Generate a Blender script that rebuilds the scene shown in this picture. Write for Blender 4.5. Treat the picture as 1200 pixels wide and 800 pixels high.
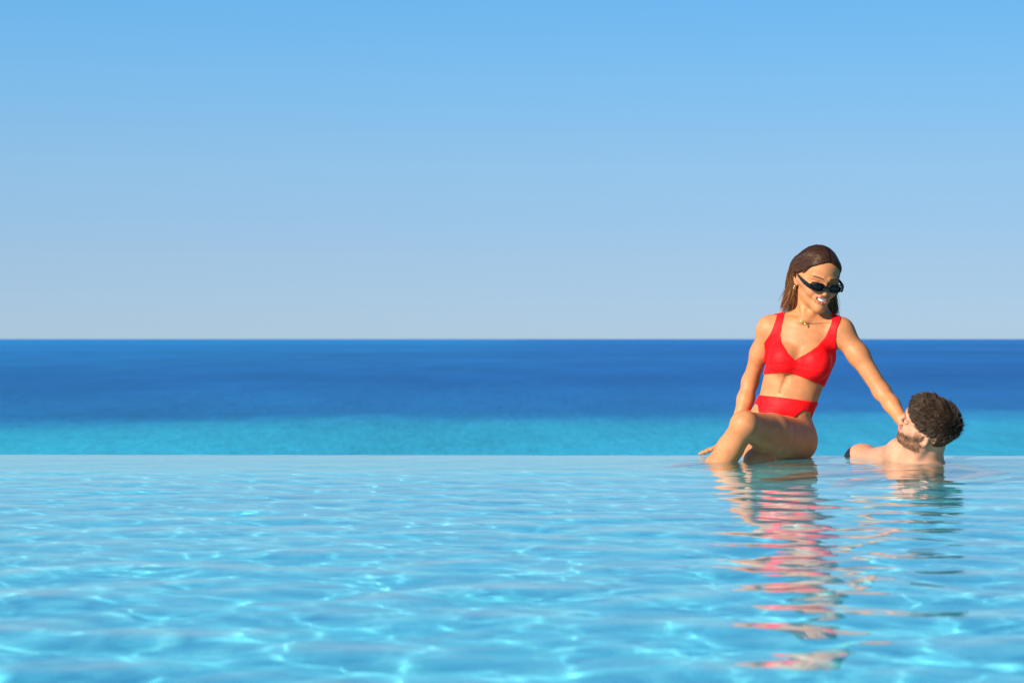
import bpy, math, random
import numpy as np
from mathutils import Vector

random.seed(7)
RNG = np.random.default_rng(11)
F32 = np.float32
R = math.radians

# ------------------------------------------------------------------ scene
for o in list(bpy.data.objects):
    bpy.data.objects.remove(o)
scene = bpy.context.scene
col = scene.collection

FPX, CAMZ = 2600.0, 0.424          # focal length in px of a 1200 px wide picture, eye height over the water


def W(px, py, Y):
    """a point of the place from where it is seen in the photograph and its distance"""
    return np.array([(px - 600) * Y / FPX, Y, CAMZ - (py - 397) * Y / FPX])


def tag(o, label=None, cat=None, group=None, kind=None):
    for k, v in (('label', label), ('category', cat), ('group', group), ('kind', kind)):
        if v:
            o[k] = v
    return o


def link(name, verts, faces, mat, parent=None, cols=None, smooth=True):
    me = bpy.data.meshes.new(name)
    verts = np.asarray(verts, dtype=F32)
    if isinstance(faces, np.ndarray) and faces.ndim == 2:
        n = faces.shape[1]
        me.vertices.add(len(verts))
        me.vertices.foreach_set('co', verts.ravel())
        me.loops.add(faces.size)
        me.loops.foreach_set('vertex_index', faces.astype(np.int32).ravel())
        me.polygons.add(len(faces))
        me.polygons.foreach_set('loop_start', np.arange(0, faces.size, n, dtype=np.int32))
        me.update(calc_edges=True)
        me.validate()
    else:
        me.from_pydata([tuple(map(float, v)) for v in verts], [], [tuple(map(int, f)) for f in faces])
        me.update()
    if smooth:
        me.polygons.foreach_set('use_smooth', np.ones(len(me.polygons), dtype=bool))
    if cols is not None:
        a = me.color_attributes.new('Col', 'FLOAT_COLOR', 'POINT')
        c4 = np.ones((len(verts), 4), dtype=F32)
        c4[:, :3] = cols
        a.data.foreach_set('color', c4.ravel())
    me.materials.append(mat)
    o = bpy.data.objects.new(name, me)
    col.objects.link(o)
    if parent is not None:
        o.parent = parent
    return o


# ------------------------------------------------------------------ implicit-surface sculpting
def frame(yaw, pitch, roll):
    """columns: left, forward, up of a figure that faces the camera at yaw 0"""
    y, p, r = R(yaw), R(pitch), R(roll)
    cy, sy, cp, sp, cr, sr = math.cos(y), math.sin(y), math.cos(p), math.sin(p), math.cos(r), math.sin(r)
    B = np.array([[1, 0, 0], [0, -1, 0], [0, 0, 1.]]).T
    Rz = np.array([[cy, -sy, 0], [sy, cy, 0], [0, 0, 1]])
    Rx = np.array([[1, 0, 0], [0, cp, -sp], [0, sp, cp]])
    Ry = np.array([[cr, 0, sr], [0, 1, 0], [-sr, 0, cr]])
    return Rz @ Rx @ Ry @ B


class Sculpt:
    def __init__(self):
        self.prims = []
        self.M, self.o = np.eye(3), np.zeros(3)

    def local(self, M=None, o=None):
        self.M = np.eye(3) if M is None else M
        self.o = np.zeros(3) if o is None else np.asarray(o, float)

    def pt(self, p):
        return self.M @ np.asarray(p, float) + self.o

    def cone(self, a, b, ra, rb, k=.02, op='add', tag=''):
        self.prims.append(('c', self.pt(a), self.pt(b), ra, rb, k, op, tag))

    def chain(self, pts, rs, k=.02, op='add', tag=''):
        for i in range(len(pts) - 1):
            self.cone(pts[i], pts[i + 1], rs[i], rs[i + 1], k, op, tag)

    def ball(self, a, r, k=.02, op='add', tag=''):
        self.ell(a, (r, r, r), k, op, tag=tag)

    def ell(self, c, r, k=.02, op='add', rot=None, tag=''):
        M = self.M if rot is None else self.M @ rot
        self.prims.append(('e', self.pt(c), M.T.copy(), np.asarray(r, float), None, k, op, tag))

    @staticmethod
    def _d(pr, P):
        if pr[0] == 'c':
            _, a, b, ra, rb = pr[:5]
            ab = (b - a)
            L2 = float(ab @ ab) + 1e-12
            t = np.clip((P - a.astype(F32)) @ (ab / L2).astype(F32), 0, 1)
            q = P - a.astype(F32) - t[:, None] * ab.astype(F32)
            return np.sqrt(np.einsum('ij,ij->i', q, q)) - (ra + (rb - ra) * t).astype(F32)
        _, c, Mt, r = pr[:4]
        q = (P - c.astype(F32)) @ Mt.T.astype(F32)
        k0 = q / r.astype(F32)
        k1 = k0 / r.astype(F32)
        k0 = np.sqrt(np.einsum('ij,ij->i', k0, k0))
        k1 = np.sqrt(np.einsum('ij,ij->i', k1, k1)) + F32(1e-9)
        return k0 * (k0 - 1) / k1

    def eval(self, P, prims=None):
        P = np.asarray(P, F32)
        d = np.full(len(P), 9., F32)
        for pr in (self.prims if prims is None else prims):
            k, op = F32(pr[5]), pr[6]
            e = self._d(pr, P)
            if op == 'add':
                h = np.maximum(k - np.abs(d - e), 0) / k
                d = np.minimum(d, e) - h * h * k * F32(.25)
            else:
                h = np.maximum(k - np.abs(d + e), 0) / k
                d = np.maximum(d, -e) + h * h * k * F32(.25)
        return d

    def sub(self, *tags):
        s = Sculpt()
        s.prims = [p for p in self.prims if p[7] in tags]
        return s

    def bounds(self):
        lo, hi = np.full(3, 1e9), np.full(3, -1e9)
        for p in self.prims:
            if p[6] != 'add':
                continue
            if p[0] == 'c':
                m = max(p[3], p[4])
                lo = np.minimum(lo, np.minimum(p[1], p[2]) - m)
                hi = np.maximum(hi, np.maximum(p[1], p[2]) + m)
            else:
                m = p[3].max()
                lo, hi = np.minimum(lo, p[1] - m), np.maximum(hi, p[1] + m)
        return lo - .01, hi + .01

    def mesh(self, h, fn=None, lo=None, hi=None, B=20, band=.03, inner=1.):
        """surface nets over the blocks the surface passes; fn(P, d) can reshape the field"""
        L, H = self.bounds()
        lo = L if lo is None else np.asarray(lo, float)
        hi = H if hi is None else np.asarray(hi, float)
        nb = np.ceil((hi - lo) / (h * B)).astype(int)
        g = np.stack(np.meshgrid(*[np.arange(B + 1)] * 3, indexing='ij'), -1).reshape(-1, 3)
        rad = B * h * math.sqrt(3) / 2
        S = (nb + 1) * B + 4
        vid, vpos, qs = [], [], []
        corners = np.array([[i, j, k] for i in (0, 1) for j in (0, 1) for k in (0, 1)])
        edges = [(a, b) for a in range(8) for b in range(a + 1, 8) if np.abs(corners[a] - corners[b]).sum() == 1]

        def key(ijk):
            ijk = ijk + 2
            return (ijk[:, 0] * S[1] + ijk[:, 1]) * S[2] + ijk[:, 2]

        cen = np.stack(np.meshgrid(*[np.arange(n) for n in nb], indexing='ij'), -1).reshape(-1, 3)
        cw = lo + (cen + .5) * B * h
        dc = self.eval(cw)
        on = (dc < 1.5 * rad + .02) & (dc > -2.6 * rad - .03)
        cen, cw = cen[on], cw[on]
        D = np.stack([self._d(p, cw.astype(F32)) for p in self.prims], 0)
        add = np.array([p[6] == 'add' for p in self.prims])
        kk = np.array([p[5] for p in self.prims])
        m_ = np.where(add[:, None], D, 9.).min(0)
        use = np.where(add[:, None], D < m_[None] + 2.1 * rad + kk[:, None] + .006, D < 1.3 * rad + kk[:, None] + .006)
        for n_, bi in enumerate(cen):
            pr = [self.prims[i] for i in np.nonzero(use[:, n_])[0]]
            P = (lo + (bi * B + g) * h).astype(F32)
            v = self.eval(P, pr)
            if fn is not None:
                nr = np.abs(v) < band
                if not nr.any():
                    continue
                v[nr] = fn(P[nr], v[nr])
                v[~nr] = np.where(v[~nr] > 0, 1., inner)
            if v.min() > 0 or v.max() < 0:
                continue
            v = v.reshape(B + 1, B + 1, B + 1)
            ins = v < 0
            n = sum(ins[c0:c0 + B, c1:c1 + B, c2:c2 + B].astype(np.int8) for c0, c1, c2 in corners)
            ijk = np.argwhere((n > 0) & (n < 8))
            if len(ijk) == 0:
                continue
            cv = np.stack([v[ijk[:, 0] + q[0], ijk[:, 1] + q[1], ijk[:, 2] + q[2]] for q in corners], 1)
            acc, cnt = np.zeros((len(ijk), 3)), np.zeros(len(ijk))
            for a, b in edges:
                m = (cv[:, a] < 0) != (cv[:, b] < 0)
                t = cv[:, a] / np.where(m, cv[:, a] - cv[:, b], 1)
                acc += np.where(m[:, None], corners[a] + t[:, None] * (corners[b] - corners[a]), 0)
                cnt += m
            gi = bi * B + ijk
            vid.append(key(gi))
            vpos.append(lo + (gi + acc / cnt[:, None]) * h)
            for ax in range(3):
                e = np.zeros(3, int)
                e[ax] = 1
                A = ins[:B, :B, :B]
                C = ins[e[0]:B + e[0], e[1]:B + e[1], e[2]:B + e[2]]
                w = np.argwhere(A != C)
                if len(w) == 0:
                    continue
                fl = A[w[:, 0], w[:, 1], w[:, 2]]
                gw = bi * B + w
                b1, b2 = np.zeros(3, int), np.zeros(3, int)
                b1[(ax + 1) % 3] = 1
                b2[(ax + 2) % 3] = 1
                q = np.stack([key(gw), key(gw - b1), key(gw - b1 - b2), key(gw - b2)], 1)
                q[~fl] = q[~fl][:, ::-1]
                qs.append(q)
        vid, vpos, qs = np.concatenate(vid), np.concatenate(vpos), np.concatenate(qs)
        u, first = np.unique(vid, return_index=True)
        vpos = vpos[first]
        ix = np.searchsorted(u, qs)
        ok = (ix < len(u)).all(1)
        ix, qs = ix[ok], qs[ok]
        ok = (u[ix] == qs).all(1)
        return vpos, ix[ok]


def grad(fun, P, e=.001):
    P = np.asarray(P, F32)
    g = np.stack([fun(P + np.eye(3, dtype=F32)[i] * e) - fun(P - np.eye(3, dtype=F32)[i] * e) for i in range(3)], 1)
    return g / (np.linalg.norm(g, axis=1, keepdims=True) + 1e-9)


def sstep(a, b, x):
    t = np.clip((x - a) / (b - a), 0, 1)
    return t * t * (3 - 2 * t)


def bump(x, c, w):
    return np.exp(-((x - c) / w) ** 2)


def poly_sdf(P2, poly):
    """signed distance to a polygon, negative inside"""
    poly = np.asarray(poly, float)
    d = np.full(len(P2), 1e9)
    s = np.ones(len(P2))
    n = len(poly)
    for i in range(n):
        a, b = poly[i], poly[i - 1]
        e = b - a
        w = P2 - a
        t = np.clip((w @ e) / (e @ e), 0, 1)
        q = w - t[:, None] * e
        d = np.minimum(d, (q * q).sum(1))
        c1, c2, c3 = P2[:, 1] >= a[1], P2[:, 1] < b[1], e[0] * w[:, 1] > e[1] * w[:, 0]
        s = np.where((c1 & c2 & c3) | (~c1 & ~c2 & ~c3), -s, s)
    return s * np.sqrt(d)


def tubes(paths, radii, sides=4):
    """many thin tapered tubes; paths (N,K,3), radii (N,K)"""
    paths = np.asarray(paths, float)
    N, K, _ = paths.shape
    t = np.gradient(paths, axis=1)
    t /= np.linalg.norm(t, axis=2, keepdims=True) + 1e-9
    ref = np.where(np.abs(t[..., 2:3]) > .9, np.array([1., 0, 0]), np.array([0, 0, 1.]))
    a = np.cross(t, ref)
    a /= np.linalg.norm(a, axis=2, keepdims=True) + 1e-9
    b = np.cross(t, a)
    ang = np.arange(sides) * 2 * math.pi / sides
    V = (paths[:, :, None, :] + radii[:, :, None, None] *
         (np.cos(ang)[None, None, :, None] * a[:, :, None, :] + np.sin(ang)[None, None, :, None] * b[:, :, None, :]))
    idx = np.arange(N * K * sides).reshape(N, K, sides)
    q = np.stack([idx[:, :-1], np.roll(idx, -1, 2)[:, :-1], np.roll(idx, -1, 2)[:, 1:], idx[:, 1:]], -1).reshape(-1, 4)
    return V.reshape(-1, 3), q


# ------------------------------------------------------------------ materials
def mat(name):
    m = bpy.data.materials.new(name)
    m.use_nodes = True
    nt = m.node_tree
    bs = nt.nodes['Principled BSDF']
    return m, nt, bs


def N(nt, typ, **kw):
    n = nt.nodes.new(typ)
    for k, v in kw.items():
        setattr(n, k, v)
    return n


def noise(nt, scale, detail=4, rough=.55, vec=None):
    n = N(nt, 'ShaderNodeTexNoise')
    n.inputs['Scale'].default_value = scale
    n.inputs['Detail'].default_value = detail
    n.inputs['Roughness'].default_value = rough
    if vec is not None:
        nt.links.new(vec, n.inputs['Vector'])
    return n


def skin_material(name, rough, sss):
    m, nt, bs = mat(name)
    at = N(nt, 'ShaderNodeVertexColor', layer_name='Col')
    tc = N(nt, 'ShaderNodeTexCoord')
    n1 = noise(nt, 26, 5, .6, tc.outputs['Object'])
    mr = N(nt, 'ShaderNodeMapRange')
    mr.inputs['From Min'].default_value, mr.inputs['From Max'].default_value = .3, .7
    mr.inputs['To Min'].default_value, mr.inputs['To Max'].default_value = .84, 1.14
    nt.links.new(n1.outputs['Fac'], mr.inputs['Value'])
    mx = N(nt, 'ShaderNodeMix', data_type='RGBA', blend_type='MULTIPLY')
    mx.inputs['Factor'].default_value = 1
    nt.links.new(at.outputs['Color'], mx.inputs[6])
    nt.links.new(mr.outputs['Result'], mx.inputs[7])
    nt.links.new(mx.outputs[2], bs.inputs['Base Color'])
    bs.inputs['Roughness'].default_value = rough
    bs.inputs['Specular IOR Level'].default_value = .30
    bs.inputs['Subsurface Weight'].default_value = sss
    bs.inputs['Subsurface Radius'].default_value = (1, .35, .2)
    bs.inputs['Subsurface Scale'].default_value = .006
    n2 = noise(nt, 420, 3, .6, tc.outputs['Object'])
    bp = N(nt, 'ShaderNodeBump')
    bp.inputs['Strength'].default_value = .12
    bp.inputs['Distance'].default_value = .002
    nt.links.new(n2.outputs['Fac'], bp.inputs['Height'])
    nt.links.new(bp.outputs['Normal'], bs.inputs['Normal'])
    return m


M_SKIN = skin_material('tanned_skin', .52, .06)
M_SKIN2 = skin_material('fair_skin', .48, .06)


def hair_material(name, rough):
    m, nt, bs = mat(name)
    at = N(nt, 'ShaderNodeVertexColor', layer_name='Col')
    nt.links.new(at.outputs['Color'], bs.inputs['Base Color'])
    bs.inputs['Roughness'].default_value = rough
    bs.inputs['Specular IOR Level'].default_value = .35
    return m


M_HAIR = hair_material('glossy_brown_hair', .40)
M_HAIR.node_tree.nodes['Principled BSDF'].inputs['Specular IOR Level'].default_value = .32
M_HAIR.node_tree.nodes['Principled BSDF'].inputs['Specular Tint'].default_value = (1, .8, .6, 1)
M_HAIR2 = hair_material('dark_short_hair', .55)
M_SCALP = hair_material('dark_hair_roots', .85)
M_SCALP.node_tree.nodes['Principled BSDF'].inputs['Specular IOR Level'].default_value = .05

M_RED, nt, bs = mat('red_swim_fabric')
tc = N(nt, 'ShaderNodeTexCoord')
nz = noise(nt, 60, 3, .5, tc.outputs['Object'])
cr = N(nt, 'ShaderNodeValToRGB')
cr.color_ramp.elements[0].position, cr.color_ramp.elements[0].color = .3, (.72, .004, .008, 1)
cr.color_ramp.elements[1].position, cr.color_ramp.elements[1].color = .7, (.86, .009, .012, 1)
nt.links.new(nz.outputs['Fac'], cr.inputs['Fac'])
nt.links.new(cr.outputs['Color'], bs.inputs['Base Color'])
bs.inputs['Roughness'].default_value = .55
bs.inputs['Specular IOR Level'].default_value = .12
mp = N(nt, 'ShaderNodeMapping')
mp.inputs['Scale'].default_value = (14, 14, 55)
mp.inputs['Rotation'].default_value = (0, .5, 0)
nt.links.new(tc.outputs['Object'], mp.inputs['Vector'])
n3 = noise(nt, 1.0, 3, .5, mp.outputs['Vector'])
bp = N(nt, 'ShaderNodeBump')
bp.inputs['Strength'].default_value = .5
bp.inputs['Distance'].default_value = .005
nt.links.new(n3.outputs['Fac'], bp.inputs['Height'])
nt.links.new(bp.outputs['Normal'], bs.inputs['Normal'])

M_NAVY, nt, bs = mat('navy_shorts_fabric')
bs.inputs['Base Color'].default_value = (.015, .03, .08, 1)
bs.inputs['Roughness'].default_value = .8

M_BLACK, nt, bs = mat('black_acetate')
bs.inputs['Base Color'].default_value = (.006, .006, .007, 1)
bs.inputs['Roughness'].default_value = .22
bs.inputs['Specular IOR Level'].default_value = .3
M_LENS, nt, bs = mat('dark_lens')
bs.inputs['Base Color'].default_value = (.004, .006, .009, 1)
bs.inputs['Roughness'].default_value = .03
bs.inputs['Specular IOR Level'].default_value = .25
M_GOLD, nt, bs = mat('gold')
bs.inputs['Base Color'].default_value = (.85, .56, .2, 1)
bs.inputs['Metallic'].default_value = 1
bs.inputs['Roughness'].default_value = .22


# ------------------------------------------------------------------ people: shared builders
def add_hand(S, wrist, fwd, palm_n, side, size=1.0, curl=.3, spread=.10):
    """palm and five bent fingers; fwd: towards the fingertips, palm_n: out of the palm, side: +1 thumb on +(fwd x palm_n)"""
    f = np.asarray(fwd, float)
    f /= np.linalg.norm(f)
    n = np.asarray(palm_n, float)
    n -= f * (n @ f)
    n /= np.linalg.norm(n)
    t = np.cross(f, n) * side
    M = np.stack([t, f, n], 1)
    S.local(M, wrist)
    z = size
    S.cone((0, -.005 * z, 0), (.008 * z, .045 * z, 0), .021 * z, .020 * z, .02, tag='hand')
    S.cone((0, 0, 0), (-.016 * z, .05 * z, 0), .019 * z, .017 * z, .02, tag='hand')
    S.cone((.018 * z, .02 * z, .006 * z), (.022 * z, .075 * z, 0), .014 * z, .0105 * z, .016, tag='hand')
    for i, (x, l0) in enumerate(((.026, .070), (.009, .078), (-.009, .073), (-.026, .057))):
        a = np.array([x, .078 - abs(x - .009) * .25, 0]) * z
        ang = (x / .026) * spread
        c = curl * (1 + .12 * i)
        p = a
        r = [.0085, .0078, .007, .0058] if i < 3 else [.0073, .0067, .006, .0052]
        for j, L in enumerate((.45, .32, .23)):
            cc = c * (j + .6)
            q = p + z * l0 * L * np.array([math.sin(ang) * math.cos(cc), math.cos(ang) * math.cos(cc), math.sin(cc)])
            S.cone(p, q, r[j] * z, r[j + 1] * z, .005, tag='hand')
            p = q
    p0, p1, p2, p3 = (.018, .012, .004), (.040, .038, .014), (.050, .065, .020), (.050, .088, .026)
    S.chain([np.array(p) * z for p in (p0, p1, p2, p3)], [.015 * z, .0115 * z, .0095 * z, .007 * z], .008, tag='hand')
    S.local()


def add_foot(S, ankle, fwd, up, z=1.0):
    f = np.asarray(fwd, float)
    f /= np.linalg.norm(f)
    u = np.asarray(up, float)
    u -= f * (u @ f)
    u /= np.linalg.norm(u)
    S.local(np.stack([np.cross(f, u), f, u], 1), ankle)
    S.cone((0, 0, 0), (0, -.03 * z, -.05 * z), .034 * z, .03 * z, .03, tag='leg')
    S.cone((0, .0, -.02 * z), (0, .12 * z, -.06 * z), .034 * z, .024 * z, .04, tag='leg')
    S.cone((-.02 * z, .09 * z, -.062 * z), (.022 * z, .10 * z, -.062 * z), .02 * z, .021 * z, .03, tag='leg')
    for i, (x, l) in enumerate(((.032, .062), (.014, .058), (0, .05), (-.013, .042), (-.026, .032))):
        r = .0115 if i == 0 else .0085
        S.cone((x * z, .105 * z, -.064 * z), (x * 1.1 * z, (.115 + l * .8) * z, -.07 * z), r * z, r * .85 * z, .006, tag='leg')
    S.local()


def add_head(S, M, o, male=False, z=1.0):
    S.local(M, o)
    lowf = 1.0 if male else .87
    v = lambda *p: tuple(c * z for c in p)
    lat = 1.0 if male else .95
    vp = lambda p: (p[0] * z * lat, p[1] * z, p[2] * z * (lowf if p[2] < 0 else 1))

    def E(c, r, k, op='add', rot=None):
        S.ell(vp(c), (r[0] * z * lat, r[1] * z, r[2] * z), k * z, op, rot, tag='head')

    def C(a, b, ra, rb, k, op='add'):
        S.cone(vp(a), vp(b), ra * z, rb * z, k * z, op, tag='head')
    E((0, -.008, .033), (.071, .091, .074), .01)
    E((0, .028, -.028), (.058 if male else .0555, .060, .066), .03)
    E((0, .055, .045), (.052, .032, .040), .03)
    jw = .054 if male else .041
    for s in (-1, 1):
        C((s * jw, .006, -.060), (s * (.014 if male else .008), .072, -.100), .017, .015 if male else .012, .03)
        C((s * .056, .03, -.012), (s * .066, -.005, -.005), .016, .016, .03)
        E((s * .036, .066, -.036), (.021, .018, .019), .022)                       # cheek
        E((s * .032, .098, -.002), (.018, .013, .012), .014, 'sub')               # eye socket
        E((s * .031, .077, -.003), (.0135, .0125, .0125), .004)                   # eyeball and lids
        C((s * .013, .091 + .002 * male, .017), (s * .045, .079, .018), .0075 if male else .0045, .005, .016)   # brow
        C((s * .016, .089, .0045), (s * .046, .076, .003), .0032, .003, .004)
        # nose wing
        E((s * (.0105 if male else .0088), .099 if male else .096, -.040), (.0072, .0085, .0068) if male else (.0058, .0075, .0058), .008)
        # ear
        rot = np.array([[math.cos(s * .3), -math.sin(s * .3), 0], [math.sin(s * .3), math.cos(s * .3), 0], [0, 0, 1.]])
        E((s * .074, -.010, -.010), (.0075, .0175, .030), .008, 'add', rot)
        E((s * .081, -.008, -.008), (.0065, .0105, .019), .004, 'sub', rot)
        E((s * .073, -.004, -.033), (.0062, .009, .009), .006)
        C((s * .078, -.0185, .008), (s * .079, -.020, -.015), .0035, .003, .004)
        C((s * .075, .004, -.012), (s * .076, .003, -.019), .0035, .003, .004)
    C((0, .090, .008), (0, .110 if male else .1055, -.033), .0075 if male else .0062, .0085 if male else .0072, .014)
    E((0, .110 if male else .106, -.035), (.0092, .0095, .0085) if male else (.0082, .0085, .0075), .008)
    for s in (-1, 1):
        E((s * .0055, .110, -.0455), (.0028, .005, .003), .002, 'sub')
    E((0, .078, -.100), (.020, .017, .015) if male else (.0145, .016, .014), .024)
    if not male:
        # broad open smile
        E((0, .086, -0.0625), (.030, .013, .017), .012)
        E((0, .0965, -0.0620), (.0255, .0155, .0100), .003, 'sub')
        for s in (-1, 1):
            C((s * .0265, .0845, -0.0500), (s * .012, .0955, -0.0530), .0024, .0034, .004)
            C((s * .012, .0955, -0.0530), (0, .0975, -0.0540), .0034, .0032, .004)
            C((s * .0255, .0845, -0.0540), (s * .013, .0935, -0.0745), .0026, .0036, .004)
            C((s * .013, .0935, -0.0745), (0, .0955, -0.0777), .0036, .0042, .004)
    else:
        E((0, .088, -.072), (.026, .014, .014), .012)
        for s in (-1, 1):
            C((s * .023, .089, -.070), (0, .1005, -.068), .0036, .0048, .005)
            C((s * .022, .089, -.073), (0, .0995, -.0785), .004, .0056, .005)
    S.local()


# ------------------------------------------------------------------ the woman on the edge
w = Sculpt()
TL = frame(-15, 0, 5)                 # chest: faces a little to the picture's left
PL = frame(-30, 0, 8)
neckb = W(953, 374, 7.955)
shR, shL = W(902, 386, 8.0), W(985.5, 388.5, 7.905)
w.local(TL, W(941, 411, 7.955))
w.ell((0, 0, 0), (.118, .080, .125), .02, tag='torso')
w.ell((0, .0, .06), (.105, .066, .06), .03, tag='torso')
w.local(frame(-20, 0, 12), W(931.5, 440, 7.96))
w.ell((0, 0, 0), (.106, .076, .085), .04, tag='torso')
w.local(frame(-26, 0, 12), W(924.5, 464, 7.965))
w.ell((0, 0, 0), (.103, .074, .08), .05, tag='torso')
w.local(PL, W(912.5, 494, 7.97))
w.ell((0, 0, 0), (.113, .084, .085), .05, tag='torso')
w.ell((0, .045, -.01), (.075, .045, .06), .03, tag='torso')
w.local()
w.ell(W(928, 512, 7.985), (.080, .088, .085), .04, tag='torso')
w.ell(W(900, 514, 8.03), (.082, .09, .085), .04, tag='torso')
# bust
w.local(TL, W(941, 419, 7.955))
w.ell((.052, .068, -.014), (.057, .050, .058), .022, tag='torso')
w.ell((-.057, .066, -.012), (.055, .050, .058), .022, tag='torso')
w.cone((-.003, .108, .040), (-.003, .118, .004), .008, .0125, .016, 'sub', tag='torso')
# collar bones, shoulder caps, slope to the neck
w.local()
notch = W(944, 374, 7.89)
for sh, s in ((shR, -1), (shL, 1)):
    w.cone(neckb + (s * .012, .01, .012), sh + (-s * .012, 0, .008), .032, .036, .05, tag='torso')
    w.cone(notch + (s * .012, -.002, -.004), sh + (-s * .02, -.012, .022), .010, .011, .018, tag='torso')
    w.ball(sh, .044, .03, tag='arm')
w.cone(neckb, W(952, 352, 7.94), .047, .044, .035, tag='neck')
w.cone(W(952, 352, 7.94), W(955, 338, 7.935), .044, .046, .03, tag='neck')
for s in (-1, 1):                                              # neck tendons
    w.cone(notch + (s * .006, 0, 0), W(955 + s * 15, 340, 7.94), .008, .010, .018, tag='neck')


def skin_at(px, py, Y=7.9):
    """the body's front surface behind a point seen in the photograph"""
    p = W(px, py, Y)
    ys = np.arange(7.70, 8.05, .0015)
    d = w.eval(np.stack([np.full_like(ys, p[0]), ys, np.full_like(ys, p[2])], 1))
    return np.array([p[0], ys[int(np.argmax(d < 0))], p[2]])


nav = skin_at(914.5, 459.5)
mid_pts = [skin_at(px, py) + (0, -.0045, 0) for px, py in ((915.5, 456), (918, 449), (922, 441))]
w.chain(mid_pts, [.0055, .0060, .0055], .012, 'sub', tag='torso')
w.ell(nav + (0, -.001, 0), (.0058, .006, .0036), .006, 'sub', tag='torso')
# right arm (picture left) propped behind
elR = W(879, 447, 8.085)
wrR = W(859.5, 511, 8.045)
w.chain([shR, shR * .55 + elR * .45 + (-.004, 0, 0), elR], [.0395, .0320, .0268], .025, tag='arm')
w.chain([elR, elR * .68 + wrR * .32 + (.004, 0, 0), wrR], [.0280, .0285, .0200], .022, tag='arm')
w.ball(elR + (.004, .014, -.004), .018, .02, tag='arm')
add_hand(w, wrR, (-.80, .05, -.50), (-.45, 0, -.9), 1, .88, -.10, .2)
# left arm (picture right) reaching to the man
elL = W(1033.5, 459, 7.83)
wrL = W(1069, 510, 7.69)
w.chain([shL, shL * .6 + elL * .4 + (.004, 0, .002), elL], [.042, .0355, .0285], .025, tag='arm')
w.chain([elL, elL * .7 + wrL * .3 + (.002, 0, .002), wrL], [.0280, .0265, .0200], .022, tag='arm')
add_hand(w, wrL, (.62, -.05, -.78), (.1, -1, -.1), -1, .92, .38, .12)
# legs: the left crossed over the right
hipL, hipR = W(932, 516.5, 7.925), W(897, 515, 8.02)
knR = W(889, 541, 7.74)
w.chain([hipR, hipR * .5 + knR * .5, knR], [.074, .064, .046], .035, tag='leg')
anR = np.array([.77, 7.80, -.38])
w.chain([knR, knR * .68 + anR * .32 + (.0, .02, 0), anR], [.046, .047, .030], .03, tag='leg')
add_foot(w, anR, (-.5, -.7, -.4), (-.2, -.4, .9), .92)
knL = W(873, 498, 7.595)
miL = hipL * .5 + knL * .5 + (0, 0, -.002)
w.cone(hipL, miL, .080, .071, .03, tag='leg')
w.cone(miL, knL, .071, .047, .012, tag='leg')
w.ball(knL + (-.004, -.008, .004), .038, .03, tag='leg')
anL = np.array([.612, 7.74, -.19])
w.chain([knL, knL * .74 + anL * .26 + (.002, .006, .002), knL * .52 + anL * .48 + (.004, .006, .002), anL], [.043, .045, .048, .030], .013, tag='leg')
add_foot(w, anL, (-.62, -.2, -.62), (-.6, -.1, .8), .92)
# head
HW = frame(11, 18, 6)
hO = W(957.6, 325.0, 7.905)
HZ = 1.0
add_head(w, HW, hO, False, HZ)

VOX = .002
wv, wf = w.mesh(VOX)


def to_local(P, M, o, z=1.0):
    return ((np.asarray(P, float) - o) @ M) / z


def woman_cols(P):
    base = np.array([.50, .192, .078])
    c = np.tile(base, (len(P), 1))
    q = to_local(P, HW, hO, HZ)
    l, f, u = q[:, 0], q[:, 1], q[:, 2]
    a = np.abs(l)
    face = (f > .03) & (u > -.14) & (u < .13)

    def mixin(wgt, colr):
        nonlocal c
        wgt = np.clip(wgt, 0, 1)[:, None]
        c = c * (1 - wgt) + wgt * np.array(colr)
    # warm cheeks and nose
    mixin(face * .35 * (bump(a, .04, .02) * bump(u, -.035, .022)), (.60, .20, .12))
    # brows: slim arched hair patches
    br = face * (f > .06) * sstep(.0045, .0022, np.abs(u - (.0195 + .004 * np.sin((a - .012) / .036 * 2.2)))) * sstep(.009, .013, a) * sstep(.052, .044, a)
    mixin(br * .85, (.05, .022, .012))
    # lips follow the two arcs of the smile (u is shortened like the lower face)
    uu = np.where(u < 0, u / .87, u)
    ux = -.0543 + .0040 * (a / .0265) ** 2
    lx = -.0772 + .0232 * (a / .0255) ** 2
    up = sstep(.0042, .0026, np.abs(uu - ux)) * sstep(.030, .027, a) * (f > .083)
    lo = sstep(.0055, .0036, np.abs(uu - lx)) * sstep(.028, .024, a) * (f > .082)
    mixin(face * np.maximum(up, lo), (.46, .125, .080))
    mouth = face * (uu < ux - .0018) * (uu > lx + .0025) * (a < .0245) * (f > .07)
    mixin(mouth, (.36, .10, .08))
    mixin(face * bump(a, .0055, .003) * bump(uu, -.0455, .003) * (f > .095), (.16, .05, .03))
    # knees, elbows, knuckles a touch redder
    for p, r in ((knL, .05), (knR, .05), (elR, .035), (elL, .035)):
        d = np.linalg.norm(P - p, axis=1)
        mixin(.22 * bump(d, 0, r), (.50, .17, .09))
    return c


woman = link('person', wv, wf, M_SKIN, None, woman_cols(wv))
tag(woman, 'tanned woman in a red bikini and dark sunglasses sitting on the pool edge', 'person', None)

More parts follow.
